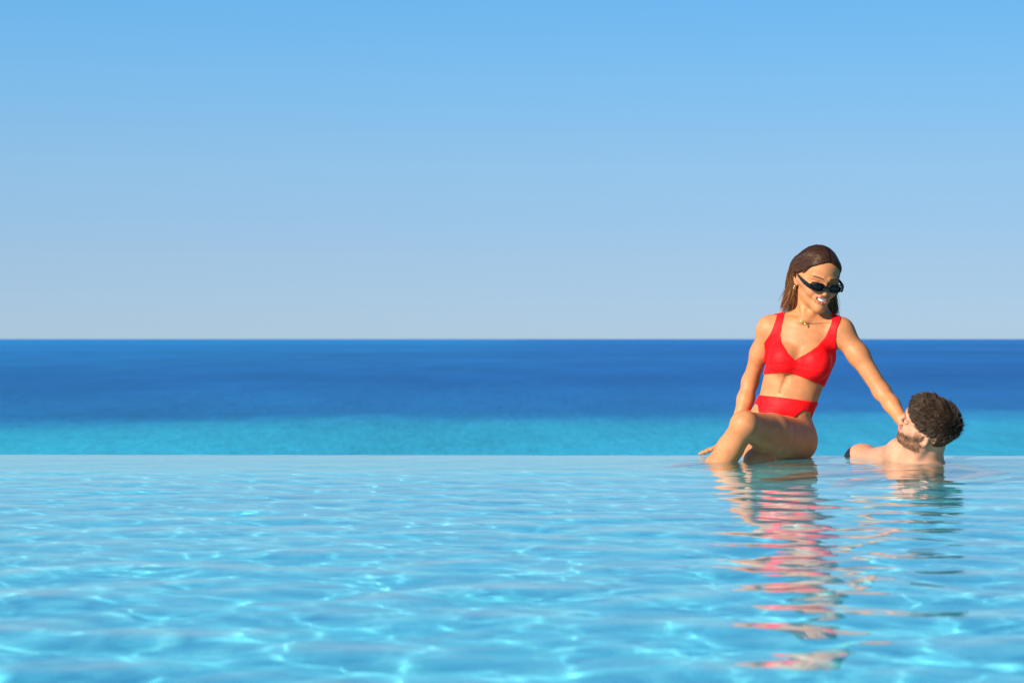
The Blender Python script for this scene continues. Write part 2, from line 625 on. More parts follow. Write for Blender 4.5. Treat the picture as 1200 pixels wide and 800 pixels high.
# bikini -------------------------------------------------------------------------------
FLAT = lambda pts, Y=7.9: [(float(W(px, py, Y)[0]), float(W(px, py, Y)[2])) for px, py in pts]
arms = w.sub('arm', 'hand')
legs = w.sub('leg')
TOPF = FLAT([(895, 439.5), (912, 436.5), (927, 437.5), (946, 444.5), (968, 453.5), (983, 440), (981, 415), (977.5, 398), (978.5, 386), (984, 374), (986, 364),
             (977, 362), (972.5, 380), (966, 395), (957, 405), (943, 414), (929.5, 422), (921.5, 413), (916, 402), (915.2, 392), (917.5, 380), (922.5, 364), (917.5, 359),
             (912, 372), (905, 390), (898, 402), (893, 420)])
TOPB = FLAT([(880, 440), (905, 441), (940, 447), (968, 453), (990, 446), (990, 424), (975, 418), (968, 395), (972, 362), (964, 362), (958, 395), (950, 416), (930, 414),
             (921, 392), (919, 356), (911, 356), (910, 392), (900, 414), (880, 418)])
BOTF = FLAT([(868, 460), (886, 462.8), (912, 465.0), (930, 467.2), (956, 471), (975, 473), (975, 486.5), (955, 484.2), (941, 480.5), (927, 490.5), (912, 512), (904, 512),
             (889.8, 482), (889.8, 474.5), (881, 471.5), (868, 470)])
BOTB = FLAT([(868, 460), (886, 462.8), (912, 465.0), (930, 467.2), (956, 471), (975, 473), (975, 486.5), (955, 485), (946, 500), (940, 520), (920, 534), (890, 520), (878, 492), (868, 470)])


torso = w.sub('torso', 'neck')


SEAM = np.array(FLAT([(890, 427.5), (905, 426.5), (920, 426.5), (932, 427), (944, 431)]))


def cut(front, back, o, M, off):
    def fn(P, d):
        P2 = P[:, [0, 2]].astype(float)
        # keep the cut lines true on the rounded body: measure on the chest's own frontal plane
        loc = (P - o) @ M
        d = np.maximum(d, torso.eval(P) - .013)
        sd = np.full(len(P2), 9.)
        for a_, b_ in zip(SEAM[:-1], SEAM[1:]):
            e_ = b_ - a_
            t_ = np.clip((P2 - a_) @ e_ / (e_ @ e_), 0, 1)
            sd = np.minimum(sd, np.linalg.norm(P2 - a_ - t_[:, None] * e_, axis=1))
        d = d + .0016 * np.exp(-(sd / .0028) ** 2)
        g = np.where(loc[:, 1] > -.005, poly_sdf(P2, front), poly_sdf(P2, back))
        r = np.maximum(d - off, g)
        r = np.maximum(r, -(d + .006))
        # soft rolled edge
        x, y = np.maximum(d - off + .002, 0), np.maximum(g + .002, 0)
        return np.maximum(r, np.sqrt(x * x + y * y) - .002).astype(F32)
    return fn


def part(sculpt, fn, lo, hi, name, m, parent, h=.002, cols=None, band=.016):
    v, f = sculpt.mesh(h, fn, lo, hi, band=band)
    return link(name, v, f, m, parent, None if cols is None else cols(v))


cO = W(941, 419, 7.955)
top = part(w, cut(TOPF, TOPB, cO, TL, .0035), W(885, 458, 7.955) - (0, .16, 0), W(996, 352, 7.955) + (0, .14, 0), 'bikini_top', M_RED, woman, .0022)
pO = W(917, 494, 7.97)
bot = part(w, cut(BOTF, BOTB, pO, PL, .0035), W(866, 538, 7.97) - (0, .18, 0), W(972, 455, 7.97) + (0, .18, 0), 'bikini_bottom', M_RED, woman, .0022)


for o_ in (top, bot):
    sm_ = o_.modifiers.new('smooth', 'SMOOTH')
    sm_.factor, sm_.iterations = .5, 5


# hair ---------------------------------------------------------------------------------
def in_head(v):
    return HW @ np.asarray(v, float) * HZ + hO


hs = Sculpt()
hs.local(HW, hO)
hs.ell((0, -.010, .032), (.0735, .096, .0815), .01, tag='cap')
hs.cone((.050, -.050, .02), (.092, -.034, -.130), .028, .022, .04)
hs.cone((-.046, -.050, .02), (-.068, -.050, -.125), .028, .024, .04)
hs.cone((0, -.075, .02), (-.005, -.070, -.155), .040, .030, .05)
hs.cone((-.03, -.070, .0), (-.055, -.060, -.150), .034, .026, .05)
hs.cone((.03, -.070, .0), (.045, -.060, -.155), .034, .024, .05)
hs.local()


def hairline(a):
    return .0085 + .20 * np.minimum(a, .042) - .16 * np.maximum(a - .042, 0)


def hair_region(q):
    l, f, u = q[:, 0], q[:, 1], q[:, 2]
    a = np.abs(l)
    front = np.where(u > .018, .75 * f - .66 * u - hairline(a), -9.)
    ear = np.where(u < .018, f + .022, -9.)
    return np.maximum(front, ear)


whead = w.sub('head')


def hair_fn(P, d):
    d = np.minimum(d, whead.eval(P) - .0055)
    q = to_local(P, HW, hO, HZ)
    a = np.abs(q[:, 0] - .010)
    groove = .0028 * np.exp(-(a / .0045) ** 2) * (q[:, 2] > .06)
    st = .0012 * np.sin(q[:, 0] * 420 + 3 * np.sin(q[:, 2] * 40)) * (q[:, 2] < .02)
    d = d + groove + st + .011 * sstep(.02, -.04, q[:, 2])
    tip = (-.118 + .02 * np.sin(q[:, 0] * 45) + .008 * np.sin(q[:, 0] * 171 + 1)) - q[:, 2]
    g = hair_region(q)
    x, y = np.maximum(d + .004, 0), np.maximum(g + .004, 0)
    r = np.maximum(np.maximum(d, g), np.sqrt(x * x + y * y) - .004)
    return np.maximum(r, tip).astype(F32)


def hair_cols(P, k=1.0):
    q = to_local(P, HW, hO, HZ)
    t = sstep(.06, -.11, q[:, 2])[:, None]
    return ((1 - t) * np.array([.034, .014, .008]) + t * np.array([.20, .078, .030])) * k


hair = part(hs, hair_fn, None, None, 'hair', M_HAIR, woman, .0025, hair_cols, .2)
fh = lambda P: np.minimum(hs.eval(P), whead.eval(P) - .0055)
strands, srad, scol = [], [], []
K = 22
for i in range(3300):
    s = -1 if i % 2 else 1
    f0 = RNG.uniform(-.085, .088)
    start = np.array([.010 + s * .002, f0, .11])
    j = RNG.normal(0, 1, 3)
    back = RNG.uniform(0, 1) ** 1.5 if f0 > .03 else RNG.uniform(0, 1)
    if f0 > .045:
        back *= .45
    ear = np.array([s * (.071 - .05 * back ** 2), -.026 - .055 * back, .0 + RNG.normal(0, .012)])
    w_ = RNG.normal(0, .016)
    if s < 0:
        end = np.array([-.074 + .075 * back + w_, -.040 - .05 * back, -.120]) + j * (.007, .009, .019)
    else:
        end = np.array([.104 - .10 * back + w_, -.028 - .055 * back, -.128]) + j * (.007, .009, .019)
    fr = sstep(.02, .07, f0)
    side = (1 - fr) * np.array([s * .085, f0 * .55 - .01, .065]) + fr * np.array([s * .062, f0 * .88 - .012, .057])
    mid = ear * .45 + end * .55 + np.array([-s * .004, .0, 0])
    end[2] += .012 - RNG.exponential(.014)
    ctl = np.array([start, side, ear, mid, end])
    if i % 6 < 2:                                   # the combed-back front edge
        a_ = RNG.uniform(.004, .068)
        us = np.linspace(.10, .012, 60)
        ff = (hairline(a_) - .002 + .66 * us) / .75
        e_ = (a_ / .077) ** 2 + ((ff + .008) / .097) ** 2 + ((us - .033) / .082) ** 2
        k_ = int(np.argmin(np.abs(e_ - 1)))
        p0_ = np.array([s * a_ + .008, ff[k_] - RNG.uniform(0, .010), us[k_] + .002])
        ctl[0] = p0_
        ctl[1] = p0_ * .66 + ear * .34 + np.array([s * .020, .004, .012])
    # Catmull-Rom through the control points
    tt = np.linspace(0, 4 - 1e-6, K)
    ext = np.vstack([2 * ctl[0] - ctl[1], ctl, 2 * ctl[-1] - ctl[-2]])
    pth = []
    for t in tt:
        k = int(t)
        x = t - k
        p0, p1, p2, p3 = ext[k:k + 4]
        pth.append(.5 * ((2 * p1) + (-p0 + p2) * x + (2 * p0 - 5 * p1 + 4 * p2 - p3) * x ** 2 + (-p0 + 3 * p1 - 3 * p2 + p3) * x ** 3))
    strands.append([in_head(p) for p in pth])
    srad.append(np.interp(np.linspace(0, 1, K), [0, .1, .75, 1], [.0006, .0011, .0011, .0003]))
    scol.append(RNG.choice([.6, .85, 1.1, 1.5, 2.1], p=[.27, .25, .22, .17, .09]))
strands = np.array(strands)
flat = strands.reshape(-1, 3)
lift = np.repeat(RNG.uniform(-.0006, .0010, len(strands)), K)
lift = lift - np.tile(np.linspace(0, 1, K), len(strands)) ** 2 * np.repeat(RNG.uniform(0, .012, len(strands)), K)
hang = sstep(.0, -.10, to_local(flat, HW, hO, HZ)[:, 2])
for _ in range(3):
    d = fh(flat)
    n = grad(fh, flat)
    flat = flat - n * ((d - lift) * (1 - .75 * hang))[:, None]
fly = np.repeat((RNG.random(len(strands)) < .06) * RNG.uniform(.003, .016, len(strands)), K) * np.tile(np.linspace(0, 1, K), len(strands)) ** 2
flat = flat + grad(fh, flat) * fly[:, None]
strands = flat.reshape(strands.shape)
# keep the front strands behind the hairline
keep = (hair_region(to_local(flat, HW, hO, HZ)) < .006).reshape(len(strands), K)
sel = keep.mean(1) > .90
tv, tf = tubes(strands[sel], np.array(srad)[sel])
tcol = hair_cols(tv) * np.repeat(np.array(scol)[sel], K * 4)[:, None]
link('hair_strands', tv, tf, M_HAIR, hair, tcol)

# sunglasses ---------------------------------------------------------------------------
def oval(cx, cz, rx, rz, n=40, p=2.4):
    out = []
    for i in range(n):
        t = 2 * math.pi * i / n
        c, s = math.cos(t), math.sin(t)
        out.append((cx + rx * abs(c) ** (2 / p) * math.copysign(1, c), cz + rz * abs(s) ** (2 / p) * math.copysign(1, s)))
    return out


def wrap(x, zz, dep=0.0):
    """points on the curved front of the glasses"""
    y = .1165 - 2.1 * x * x + dep
    return in_head((x, y, zz))


glasses_z = -.006
vs, fs = [], []
for s in (-1, 1):
    ring = []
    cx = s * .0325
    for rx, rz, dep in ((.0278, .0158, 0), (.0283, .0163, -.003), (.0278, .0158, -.006), (.0230, .0117, -.006), (.0225, .0112, -.003), (.0230, .0117, 0)):
        pts = oval(cx + s * .0005, glasses_z, rx, rz)
        # slight lift at the outer corner
        ring.append([wrap(x, zz + .0035 * max(0, (s * x - .03) / .03), dep) for x, zz in pts])
    b0 = len(vs)
    n = len(ring[0])
    for r_ in ring:
        vs += r_
    m_ = len(ring)
    for a in range(m_):
        for i in range(n):
            fs.append((b0 + a * n + i, b0 + a * n + (i + 1) % n, b0 + ((a + 1) % m_) * n + (i + 1) % n, b0 + ((a + 1) % m_) * n + i))
# bridge
b0 = len(vs)
seg = 8
for i in range(seg + 1):
    x = -.0055 + .011 * i / seg
    zc = glasses_z + .004 - 60 * x * x
    for dz, dep in ((.0035, 0.0005), (.0035, -.006), (-.003, -.006), (-.003, 0.0005)):
        vs.append(wrap(x, zc + dz, dep))
for i in range(seg):
    for k in range(4):
        fs.append((b0 + i * 4 + k, b0 + i * 4 + (k + 1) % 4, b0 + (i + 1) * 4 + (k + 1) % 4, b0 + (i + 1) * 4 + k))
gl = link('sunglasses', vs, fs, M_BLACK, woman, None, True)
for s in (-1, 1):
    pts = oval(s * .033, glasses_z, .0233, .0120)
    lv, lf = [], []
    for dep in (-.0015, -.0035):
        lv += [wrap(x, zz, dep) for x, zz in pts] + [wrap(s * .033, glasses_z, dep + (.001 if dep > -.002 else 0))]
    n = len(pts)
    for i in range(n):
        j = (i + 1) % n
        lf += [(i, j, n), (n + 1 + j, n + 1 + i, 2 * n + 1), (i, n + 1 + i, n + 1 + j, j)]
    link('lens', lv, lf, M_LENS, gl)
    # temple arm: deep at the hinge, slim at the ear
    tv_, tf_ = [], []
    prof = [(.0595, .1085, -.001, .0085, .004), (.0670, .0980, .0005, .0080, .0035), (.0735, .075, .003, .0072, .003), (.0775, .045, .006, .0060, .0026), (.0795, .012, .009, .0048, .0023),
            (.0795, -.012, .009, .004, .002), (.0775, -.028, .000, .0035, .002), (.0745, -.036, -.012, .003, .0018)]
    for x, y, zz, hz, tx in prof:
        for dx, dz in ((-1, 1), (1, 1), (1, -1), (-1, -1)):
            tv_.append(in_head((s * (x - max(0, (.095 - y)) * .035 + dx * tx * .5), y, glasses_z + zz + dz * hz)))
    for i in range(len(prof) - 1):
        for k in range(4):
            tf_.append((i * 4 + k, i * 4 + (k + 1) % 4, (i + 1) * 4 + (k + 1) % 4, (i + 1) * 4 + k))
    tf_ += [(0, 1, 2, 3), tuple(len(tv_) - 1 - k for k in range(4))]
    t_ = link('temple', tv_, tf_, M_BLACK, gl, None, False)
    bv = t_.modifiers.new('bevel', 'BEVEL')
    bv.width = .0009
    bv.segments = 2

# teeth: one smooth arc behind the lips
M_TEETH, nt, bs = mat('tooth_enamel')
bs.inputs['Base Color'].default_value = (.90, .82, .70, 1)
bs.inputs['Roughness'].default_value = .35
tv_, tf_ = [], []
nt_ = 28
for i in range(nt_ + 1):
    x = -.0230 + .046 * i / nt_
    a_ = abs(x)
    up_ = -.0525 + .0040 * (a_ / .0265) ** 2
    lo_ = -.0720 + .0135 * (a_ / .0225) ** 2
    fr_ = .0945 - 15 * x * x
    for uu_, df in ((up_, -.0012), (up_ * .6 + lo_ * .4, 0), (up_ * .2 + lo_ * .8, -.0002), (lo_, -.0012), (lo_, -.005), (up_, -.005)):
        tv_.append(in_head((x * .95, fr_ + df, uu_ * .87)))
for i in range(nt_):
    for k in range(6):
        tf_.append((i * 6 + k, i * 6 + (k + 1) % 6, (i + 1) * 6 + (k + 1) % 6, (i + 1) * 6 + k))
tf_ += [tuple(range(6))[::-1], tuple(nt_ * 6 + k for k in range(6))]
link('teeth', tv_, tf_, M_TEETH, woman)

# earrings: small thick gold hoops
for s in (-1, 1):
    pv, pr = [], []
    for i in range(25):
        t = 2 * math.pi * i / 24
        pv.append(in_head((s * (.0755 + .002 * math.cos(t)), -.004 + .0075 * math.sin(t), -.046 + .0085 * math.cos(t))))
        pr.append(.0022)
    ev, ef = tubes([pv], np.array([pr]), 8)
    link('earring', ev, ef, M_GOLD, woman)
# fine necklace with a small pendant
pts = []
nc = W(950.5, 366, 7.945)
for i in range(61):
    t = 2 * math.pi * i / 60
    dirv = np.array([math.cos(t), math.sin(t), -.12 + .16 * math.sin(t) + (-.30 * max(0, -math.sin(t)) ** 3)])
    r0, r1 = .02, .13
    for _ in range(22):
        rm = (r0 + r1) / 2
        if w.eval([nc + dirv * rm])[0] < .0006:
            r0 = rm
        else:
            r1 = rm
    pts.append((dirv, r0))
rr_ = np.array([p[1] for p in pts[:-1]])
for _ in range(4):
    rr_ = np.maximum(rr_, (np.roll(rr_, 1) + rr_ + np.roll(rr_, -1)) / 3)
pts = [nc + p[0] * r_ for p, r_ in zip(pts, list(rr_) + [rr_[0]])]
nv, nf = tubes([pts], np.full((1, 61), .0005), 6)
neckl = link('necklace', nv, nf, M_GOLD, woman)
low = min(pts, key=lambda p: abs((p - notch)[0]) + max(0, p[1] - notch[1]) * 3)
pv, pf = tubes([[low + (0, -.002, .001), low + (0, -.0035, -.004), low + (0, -.0035, -.009), low + (0, -.003, -.012)]], np.array([[.0008, .0028, .003, .0008]]), 8)
link('pendant', pv, pf, M_GOLD, neckl)

# ------------------------------------------------------------------ the man in the water
m = Sculpt()
HM = frame(-107, -24, 37)
mO = W(1089.5, 498.0, 7.53)
MZ = .92


def in_mhead(v):
    return HM @ np.asarray(v, float) * MZ + mO


add_head(m, HM, mO, True, MZ)
mneck = W(1080, 551, 7.64)
m.cone(in_mhead((0, -.022, -.045)), mneck, .053, .056, .03, tag='neck')
m.cone(in_mhead((0, .03, -.085)), mneck + (-.04, -.015, .0), .030, .034, .04, tag='neck')
for s in (-1, 1):
    m.cone(in_mhead((s * .055, -.01, -.05)), mneck + (-.05, -.01, -.02), .013, .015, .02, tag='neck')
mshR, mshL = W(1009, 541, 8.06), W(1128, 585, 7.52)
m.cone(mneck + (-.01, .02, .005), mshR + (.02, -.02, -.006), .046, .050, .05, tag='torso')
m.cone(W(1056, 531, 7.70), mshR + (.02, -.03, -.006), .044, .046, .04, tag='torso')
m.cone(W(1056, 531, 7.70), mneck, .044, .05, .05, tag='torso')
m.cone(mneck, mshL, .055, .055, .05, tag='torso')
chest = (mshR + mshL) / 2 + np.array([.03, .0, -.13])
TM = frame(-48, 0, -14)
m.local(TM, chest)
m.ell((0, 0, 0), (.165, .105, .17), .05, tag='torso')
m.ell((.07, .06, .03), (.08, .05, .07), .04, tag='torso')
m.ell((-.07, .06, .03), (.08, .05, .07), .04, tag='torso')
m.local()
m.ball(mshR, .058, .04, tag='arm')
m.ball(mshL, .06, .04, tag='arm')
m.cone(mneck + (-.05, -.01, -.015), mshR + (.01, -.03, .02), .013, .014, .03, tag='torso')
pel = chest + np.array([.07, .04, -.36])
m.cone(chest + (0, 0, -.06), pel, .125, .125, .08, tag='torso')
m.local(TM, pel)
m.ell((0, 0, 0), (.16, .11, .10), .06, tag='torso')
m.local()
# arms under water
e1, h1 = np.array([1.13, 7.74, -.26]), np.array([1.02, 7.62, -.10])
m.chain([mshR, mshR * .55 + e1 * .45, e1], [.056, .05, .041], .03, tag='arm')
m.chain([e1, e1 * .65 + h1 * .35, h1], [.042, .043, .029], .03, tag='arm')
add_hand(m, h1, (-.8, -.3, .1), (0, .5, -1), 1, 1.05, .25, .15)
e2, h2 = mshL + (.10, -.05, -.27), mshL + (-.05, -.24, -.36)
m.chain([mshL, mshL * .55 + e2 * .45, e2], [.058, .052, .042], .03, tag='arm')
m.chain([e2, e2 * .65 + h2 * .35, h2], [.042, .043, .029], .03, tag='arm')
add_hand(m, h2, (-.6, -.7, -.2), (-.3, .4, -1), -1, 1.05, .25, .15)
for s in (-1, 1):
    hp = pel + TM @ np.array([s * .09, .01, -.05])
    kn = hp + np.array([0, 0, .13]) + TM @ np.array([s * .06, .37, 0])
    an = kn + np.array([0, 0, -.17]) + TM @ np.array([0, .34, 0])
    m.chain([hp, hp * .5 + kn * .5, kn], [.092, .08, .058], .05, tag='leg')
    m.chain([kn, kn * .68 + an * .32, an], [.056, .056, .036], .03, tag='leg')
    add_foot(m, an, TM @ np.array([0, .8, -.5]), TM @ np.array([0, .4, 1.]), 1.08)
mv, mf = m.mesh(VOX)


def beard_w(q):
    l, f, u = q[:, 0], q[:, 1], q[:, 2]
    a = np.abs(l)
    jaw = sstep(.008, -.020, u - (-.050 + .55 * np.clip(a - .036, 0, .04) + .016 * bump(a, 0, .018) * 0)) * sstep(-.012, .0, f - .006 * 0)
    side = sstep(.052, .058, a) * sstep(-.004, .004, f) * sstep(.040, .022, f) * sstep(.02, .0, u)
    mous = sstep(.024, .018, a) * sstep(-.049, -.053, u) * (f > .07)
    low = -.080 - .40 * np.clip(f, -.02, .1)
    thr = sstep(-.018, .012, u - low)
    lips = sstep(.024, .020, a) * sstep(-.0625, -.0655, u) * sstep(-.085, -.081, u) * (f > .08)
    return np.clip(np.maximum(np.maximum(jaw, side), mous) * thr, 0, 1) * (1 - lips)


def man_cols(P):
    c = np.tile(np.array([.54, .255, .160]), (len(P), 1))
    q = to_local(P, HM, mO, MZ)
    l, f, u = q[:, 0], q[:, 1], q[:, 2]
    a = np.abs(l)

    def mixin(wgt, colr):
        nonlocal c
        wgt = np.clip(wgt, 0, 1)[:, None]
        c = c * (1 - wgt) + wgt * np.array(colr)
    near = (np.abs(u) < .15) & (a < .1) & (f > -.13) & (f < .13)
    mixin(near * (bump(a, .04, .02) * bump(u, -.03, .02) * (f > .03) * .4), (.66, .26, .18))
    mixin(near * bump(f, -.008, .02) * bump(u, -.012, .03) * (a > .07) * .45, (.68, .28, .20))
    lips = sstep(.026, .022, a) * sstep(-.0625, -.065, u) * sstep(-.085, -.082, u) * (f > .085)
    mixin(near * lips, (.50, .16, .14))
    mixin(near * beard_w(q) * .62, (.17, .085, .048))
    br = (f > .06) * sstep(.006, .0035, np.abs(u - .0205)) * sstep(.008, .013, a) * sstep(.054, .046, a)
    mixin(near * br * .7, (.03, .018, .012))
    eye = (f > .06) * bump(a, .031, .012) * bump(u, -.003, .003)
    mixin(near * eye * .35, (.08, .05, .04))
    return c


man = link('person', mv, mf, M_SKIN2, None, man_cols(mv))
tag(man, 'man with short dark hair and stubble beard, neck deep in the pool looking up', 'person', None)


def shorts_fn(P, d):
    loc = (P - pel) @ TM
    g = np.maximum(loc[:, 2] - .07, -(loc[:, 2] + .23))
    g = np.maximum(g, loc[:, 1] - .30)
    return np.maximum(np.maximum(d - .006, g), -(d + .006)).astype(F32)


part(m.sub('torso', 'leg'), shorts_fn, pel - .42, pel + .42, 'swim_shorts', M_NAVY, man, .006)

# short textured hair
mh = Sculpt()
mh.local(HM, mO)
mh.ell((0, -.004, .034), (.0730, .088, .073), .01)
mh.ell((0, .030, .062), (.055, .053, .038), .03)
mh.ell((0, -.032, .010), (.0715, .066, .079), .03)
mh.local()


def mhair_region(q):
    l, f, u = q[:, 0], q[:, 1], q[:, 2]
    a = np.abs(l)
    front = .80 * f - .60 * u - (.0290 - .22 * np.clip(a - .03, 0, 1))
    # above and behind the ear, with a sideburn in front of it
    ear = np.where(u < .022, np.where(f > .008, np.maximum(f - .022, -.026 - u), f + .036 + .10 * (u + .01)), -9.)
    nape = -.072 - u + .25 * np.clip(f + .06, 0, 1)
    return np.maximum(np.maximum(front, ear), nape)


def tous(q):
    l, f, u = q[:, 0], q[:, 1], q[:, 2]
    return (.0036 * np.sin(l * 95 + 2.2 * np.sin(f * 60 + 1) + u * 40) * np.sin(f * 88 + 1.7 * np.sin(l * 70) + 2) +
            .0018 * np.sin(l * 210 + f * 120 + 2 * np.sin(u * 150)) * np.sin(f * 190 - u * 160 + 1))


def mhair_fn(P, d):
    q = to_local(P, HM, mO, MZ)
    topw = sstep(-.02, .06, q[:, 2])
    g = mhair_region(q) + .003 * np.sin(q[:, 0] * 300) * np.sin(q[:, 2] * 280 + 1)
    d = d + .002 + .004 * (1 - topw) + tous(q) * topw
    x, y = np.maximum(d + .006, 0), np.maximum(g + .006, 0)
    return np.maximum(np.maximum(d, g), np.sqrt(x * x + y * y) - .006).astype(F32)


def mhair_cols(P):
    q = to_local(P, HM, mO, MZ)
    t = sstep(.030, -.045, q[:, 2] + .25 * np.clip(q[:, 1], -.1, .05))[:, None]
    e = sstep(-.016, -.002, mhair_region(q))[:, None] * (q[:, 2:3] < .035)
    c = (1 - t) * np.array([.023, .0125, .007]) + t * np.array([.070, .036, .019])
    return (1 - e) * c + e * np.array([.22, .11, .065])


mhair = part(mh, mhair_fn, None, None, 'hair', M_SCALP, man, .002, mhair_cols, .2)


def scatter(fun, region, n, lo, hi):
    """points on the zero set of fun where region is negative"""
    P = RNG.uniform(lo, hi, (n * 30, 3))
    d = fun(P)
    P = P[np.abs(d) < .02]
    for _ in range(5):
        P = P - grad(fun, P) * fun(P)[:, None]
    P = P[region(P) < 0]
    return P[:n], grad(fun, P[:n])


fm = lambda P: mhair_fn(np.asarray(P, F32), mh.eval(P))
seed, nor = scatter(lambda P: mh.eval(P) + .002, lambda P: mhair_region(to_local(P, HM, mO, MZ)) - .001, 20000, mO - .13, mO + .13)
q = to_local(seed, HM, mO, MZ)
crown = np.array([.012, -.088, .055])
dirl = q - crown
dirl = np.stack([dirl[:, 0] + .55 * dirl[:, 1] * .4, dirl[:, 1], dirl[:, 2]], 1)
dirl[:, 1] += .05 * sstep(.03, .09, q[:, 2])
dirl += .055 * np.stack([np.sin(q[:, 1] * 95 + 2 * np.sin(q[:, 0] * 60)), np.sin(q[:, 0] * 110 + q[:, 2] * 50), 0 * q[:, 0]], 1)
dirw = dirl @ HM.T
dirw -= nor * (dirw * nor).sum(1)[:, None]
dirw /= np.linalg.norm(dirw, axis=1, keepdims=True) + 1e-9
dirw += RNG.normal(0, 1, dirw.shape) * (.17 + .5 * np.exp(-(np.linalg.norm(q - crown, axis=1) / .03) ** 2))[:, None]
topw = sstep(-.03, .055, q[:, 2])
L = (.008 + .010 * topw) * RNG.uniform(.7, 1.25, len(seed))
upn = (.12 + .03 * topw) * RNG.uniform(.5, 1.3, len(seed))
base = seed - nor * (.002 + .0050 * (1 - topw))[:, None] - nor * (tous(q) * topw)[:, None]
K = 4
tt = np.linspace(0, 1, K)
path = base[:, None] + L[:, None, None] * (tt[None, :, None] * dirw[:, None] * .9 + (upn[:, None] * (tt[None] * 1.5 - tt[None] ** 2 * .9))[..., None] * nor[:, None])
rad = np.interp(tt, [0, .5, 1], [.0010, .0008, .00025])[None] * RNG.uniform(.7, 1.3, (len(seed), 1))
hv, hf = tubes(path, rad, 3)
hc = mhair_cols(hv) * np.repeat(RNG.choice([.6, 1., 1.6, 3.0, 5.5], len(seed), p=[.26, .28, .22, .15, .09]), K * 3)[:, None]
link('hair_strands', hv, hf, M_HAIR2, mhair, hc)

# stubble beard
mhd = m.sub('head', 'neck')
bs_, bn = scatter(lambda P: mhd.eval(P), lambda P: RNG.uniform(.15, .9, len(P)) - beard_w(to_local(P, HM, mO, MZ)) * (np.abs(to_local(P, HM, mO, MZ)[:, 0]) < .085), 6500, mO - .15, mO + .15)
dw = HM @ np.array([0, .25, -1.])
dw = dw + RNG.normal(0, .35, bs_.shape)
path = bs_[:, None] + .0040 * RNG.uniform(.6, 1.2, (len(bs_), 1, 1)) * (np.linspace(0, 1, 3)[None, :, None] * (dw * .75 + bn * .5)[:, None]) - .0006 * bn[:, None]
bv_, bf_ = tubes(path, np.tile(np.array([.00045, .0004, .00015]), (len(bs_), 1)), 3)
bc = np.tile(np.array([.085, .042, .022]), (len(bv_), 1)) * np.repeat(RNG.choice([.5, 1, 1.8, 3], len(bs_)), 9)[:, None]
link('beard', bv_, bf_, M_HAIR2, man, bc)

# ------------------------------------------------------------------ the pool
EDGE = lambda x: 8.12 - .022 * (x - .4)            # the spill edge, a touch oblique to the view
POOL_X0, POOL_X1, POOL_Y0, DEPTH = -9.0, 9.0, -6.0, .70
WALL_T = .30


def tile_material(name, c1, c2, scale):
    m_, nt, bs = mat(name)
    tc = N(nt, 'ShaderNodeTexCoord')
    mp = N(nt, 'ShaderNodeMapping')
    nt.links.new(tc.outputs['Object'], mp.inputs['Vector'])
    vo = N(nt, 'ShaderNodeTexVoronoi', distance='CHEBYCHEV')
    vo.inputs['Scale'].default_value = scale
    vo.inputs['Randomness'].default_value = 0
    nt.links.new(mp.outputs['Vector'], vo.inputs['Vector'])
    sep = N(nt, 'ShaderNodeSeparateColor')
    nt.links.new(vo.outputs['Color'], sep.inputs['Color'])
    nz = noise(nt, .7, 3, .6, tc.outputs['Object'])
    ad = N(nt, 'ShaderNodeMath', operation='MULTIPLY_ADD')
    ad.inputs[1].default_value = .5
    nt.links.new(sep.outputs['Red'], ad.inputs[0])
    ml = N(nt, 'ShaderNodeMath', operation='MULTIPLY')
    ml.inputs[1].default_value = .6
    nt.links.new(nz.outputs['Fac'], ml.inputs[0])
    nt.links.new(ml.outputs[0], ad.inputs[2])
    cr = N(nt, 'ShaderNodeValToRGB')
    cr.color_ramp.elements[0].position, cr.color_ramp.elements[0].color = .2, (*c1, 1)
    cr.color_ramp.elements[1].position, cr.color_ramp.elements[1].color = .8, (*c2, 1)
    nt.links.new(ad.outputs[0], cr.inputs['Fac'])
    nt.links.new(cr.outputs['Color'], bs.inputs['Base Color'])
    bs.inputs['Roughness'].default_value = .5
    return m_


M_FLOOR = tile_material('pool_plaster_blue', (.12, .67, .80), (.25, .80, .86), 20)
M_WALL = tile_material('pale_blue_pool_tile', (.42, .74, .70), (.56, .82, .76), 25)

xs2 = (POOL_X0, POOL_X1)
pf = link('pool_floor', [(POOL_X0, POOL_Y0, -DEPTH), (POOL_X1, POOL_Y0, -DEPTH), (POOL_X1, 9, -DEPTH), (POOL_X0, 9, -DEPTH)], [(0, 1, 2, 3)], M_FLOOR, smooth=False)
tag(pf, kind='structure')


def prism(name, ring, z0, z1, material, bev=.0):
    n = len(ring)
    v = [(x, y, z0) for x, y in ring] + [(x, y, z1) for x, y in ring]
    f = [tuple(range(n))[::-1], tuple(range(n, 2 * n))] + [(i, (i + 1) % n, n + (i + 1) % n, n + i) for i in range(n)]
    o = link(name, v, f, material, smooth=False)
    if bev:
        b = o.modifiers.new('bevel', 'BEVEL')
        b.width, b.segments, b.limit_method = bev, 3, 'ANGLE'
    return o


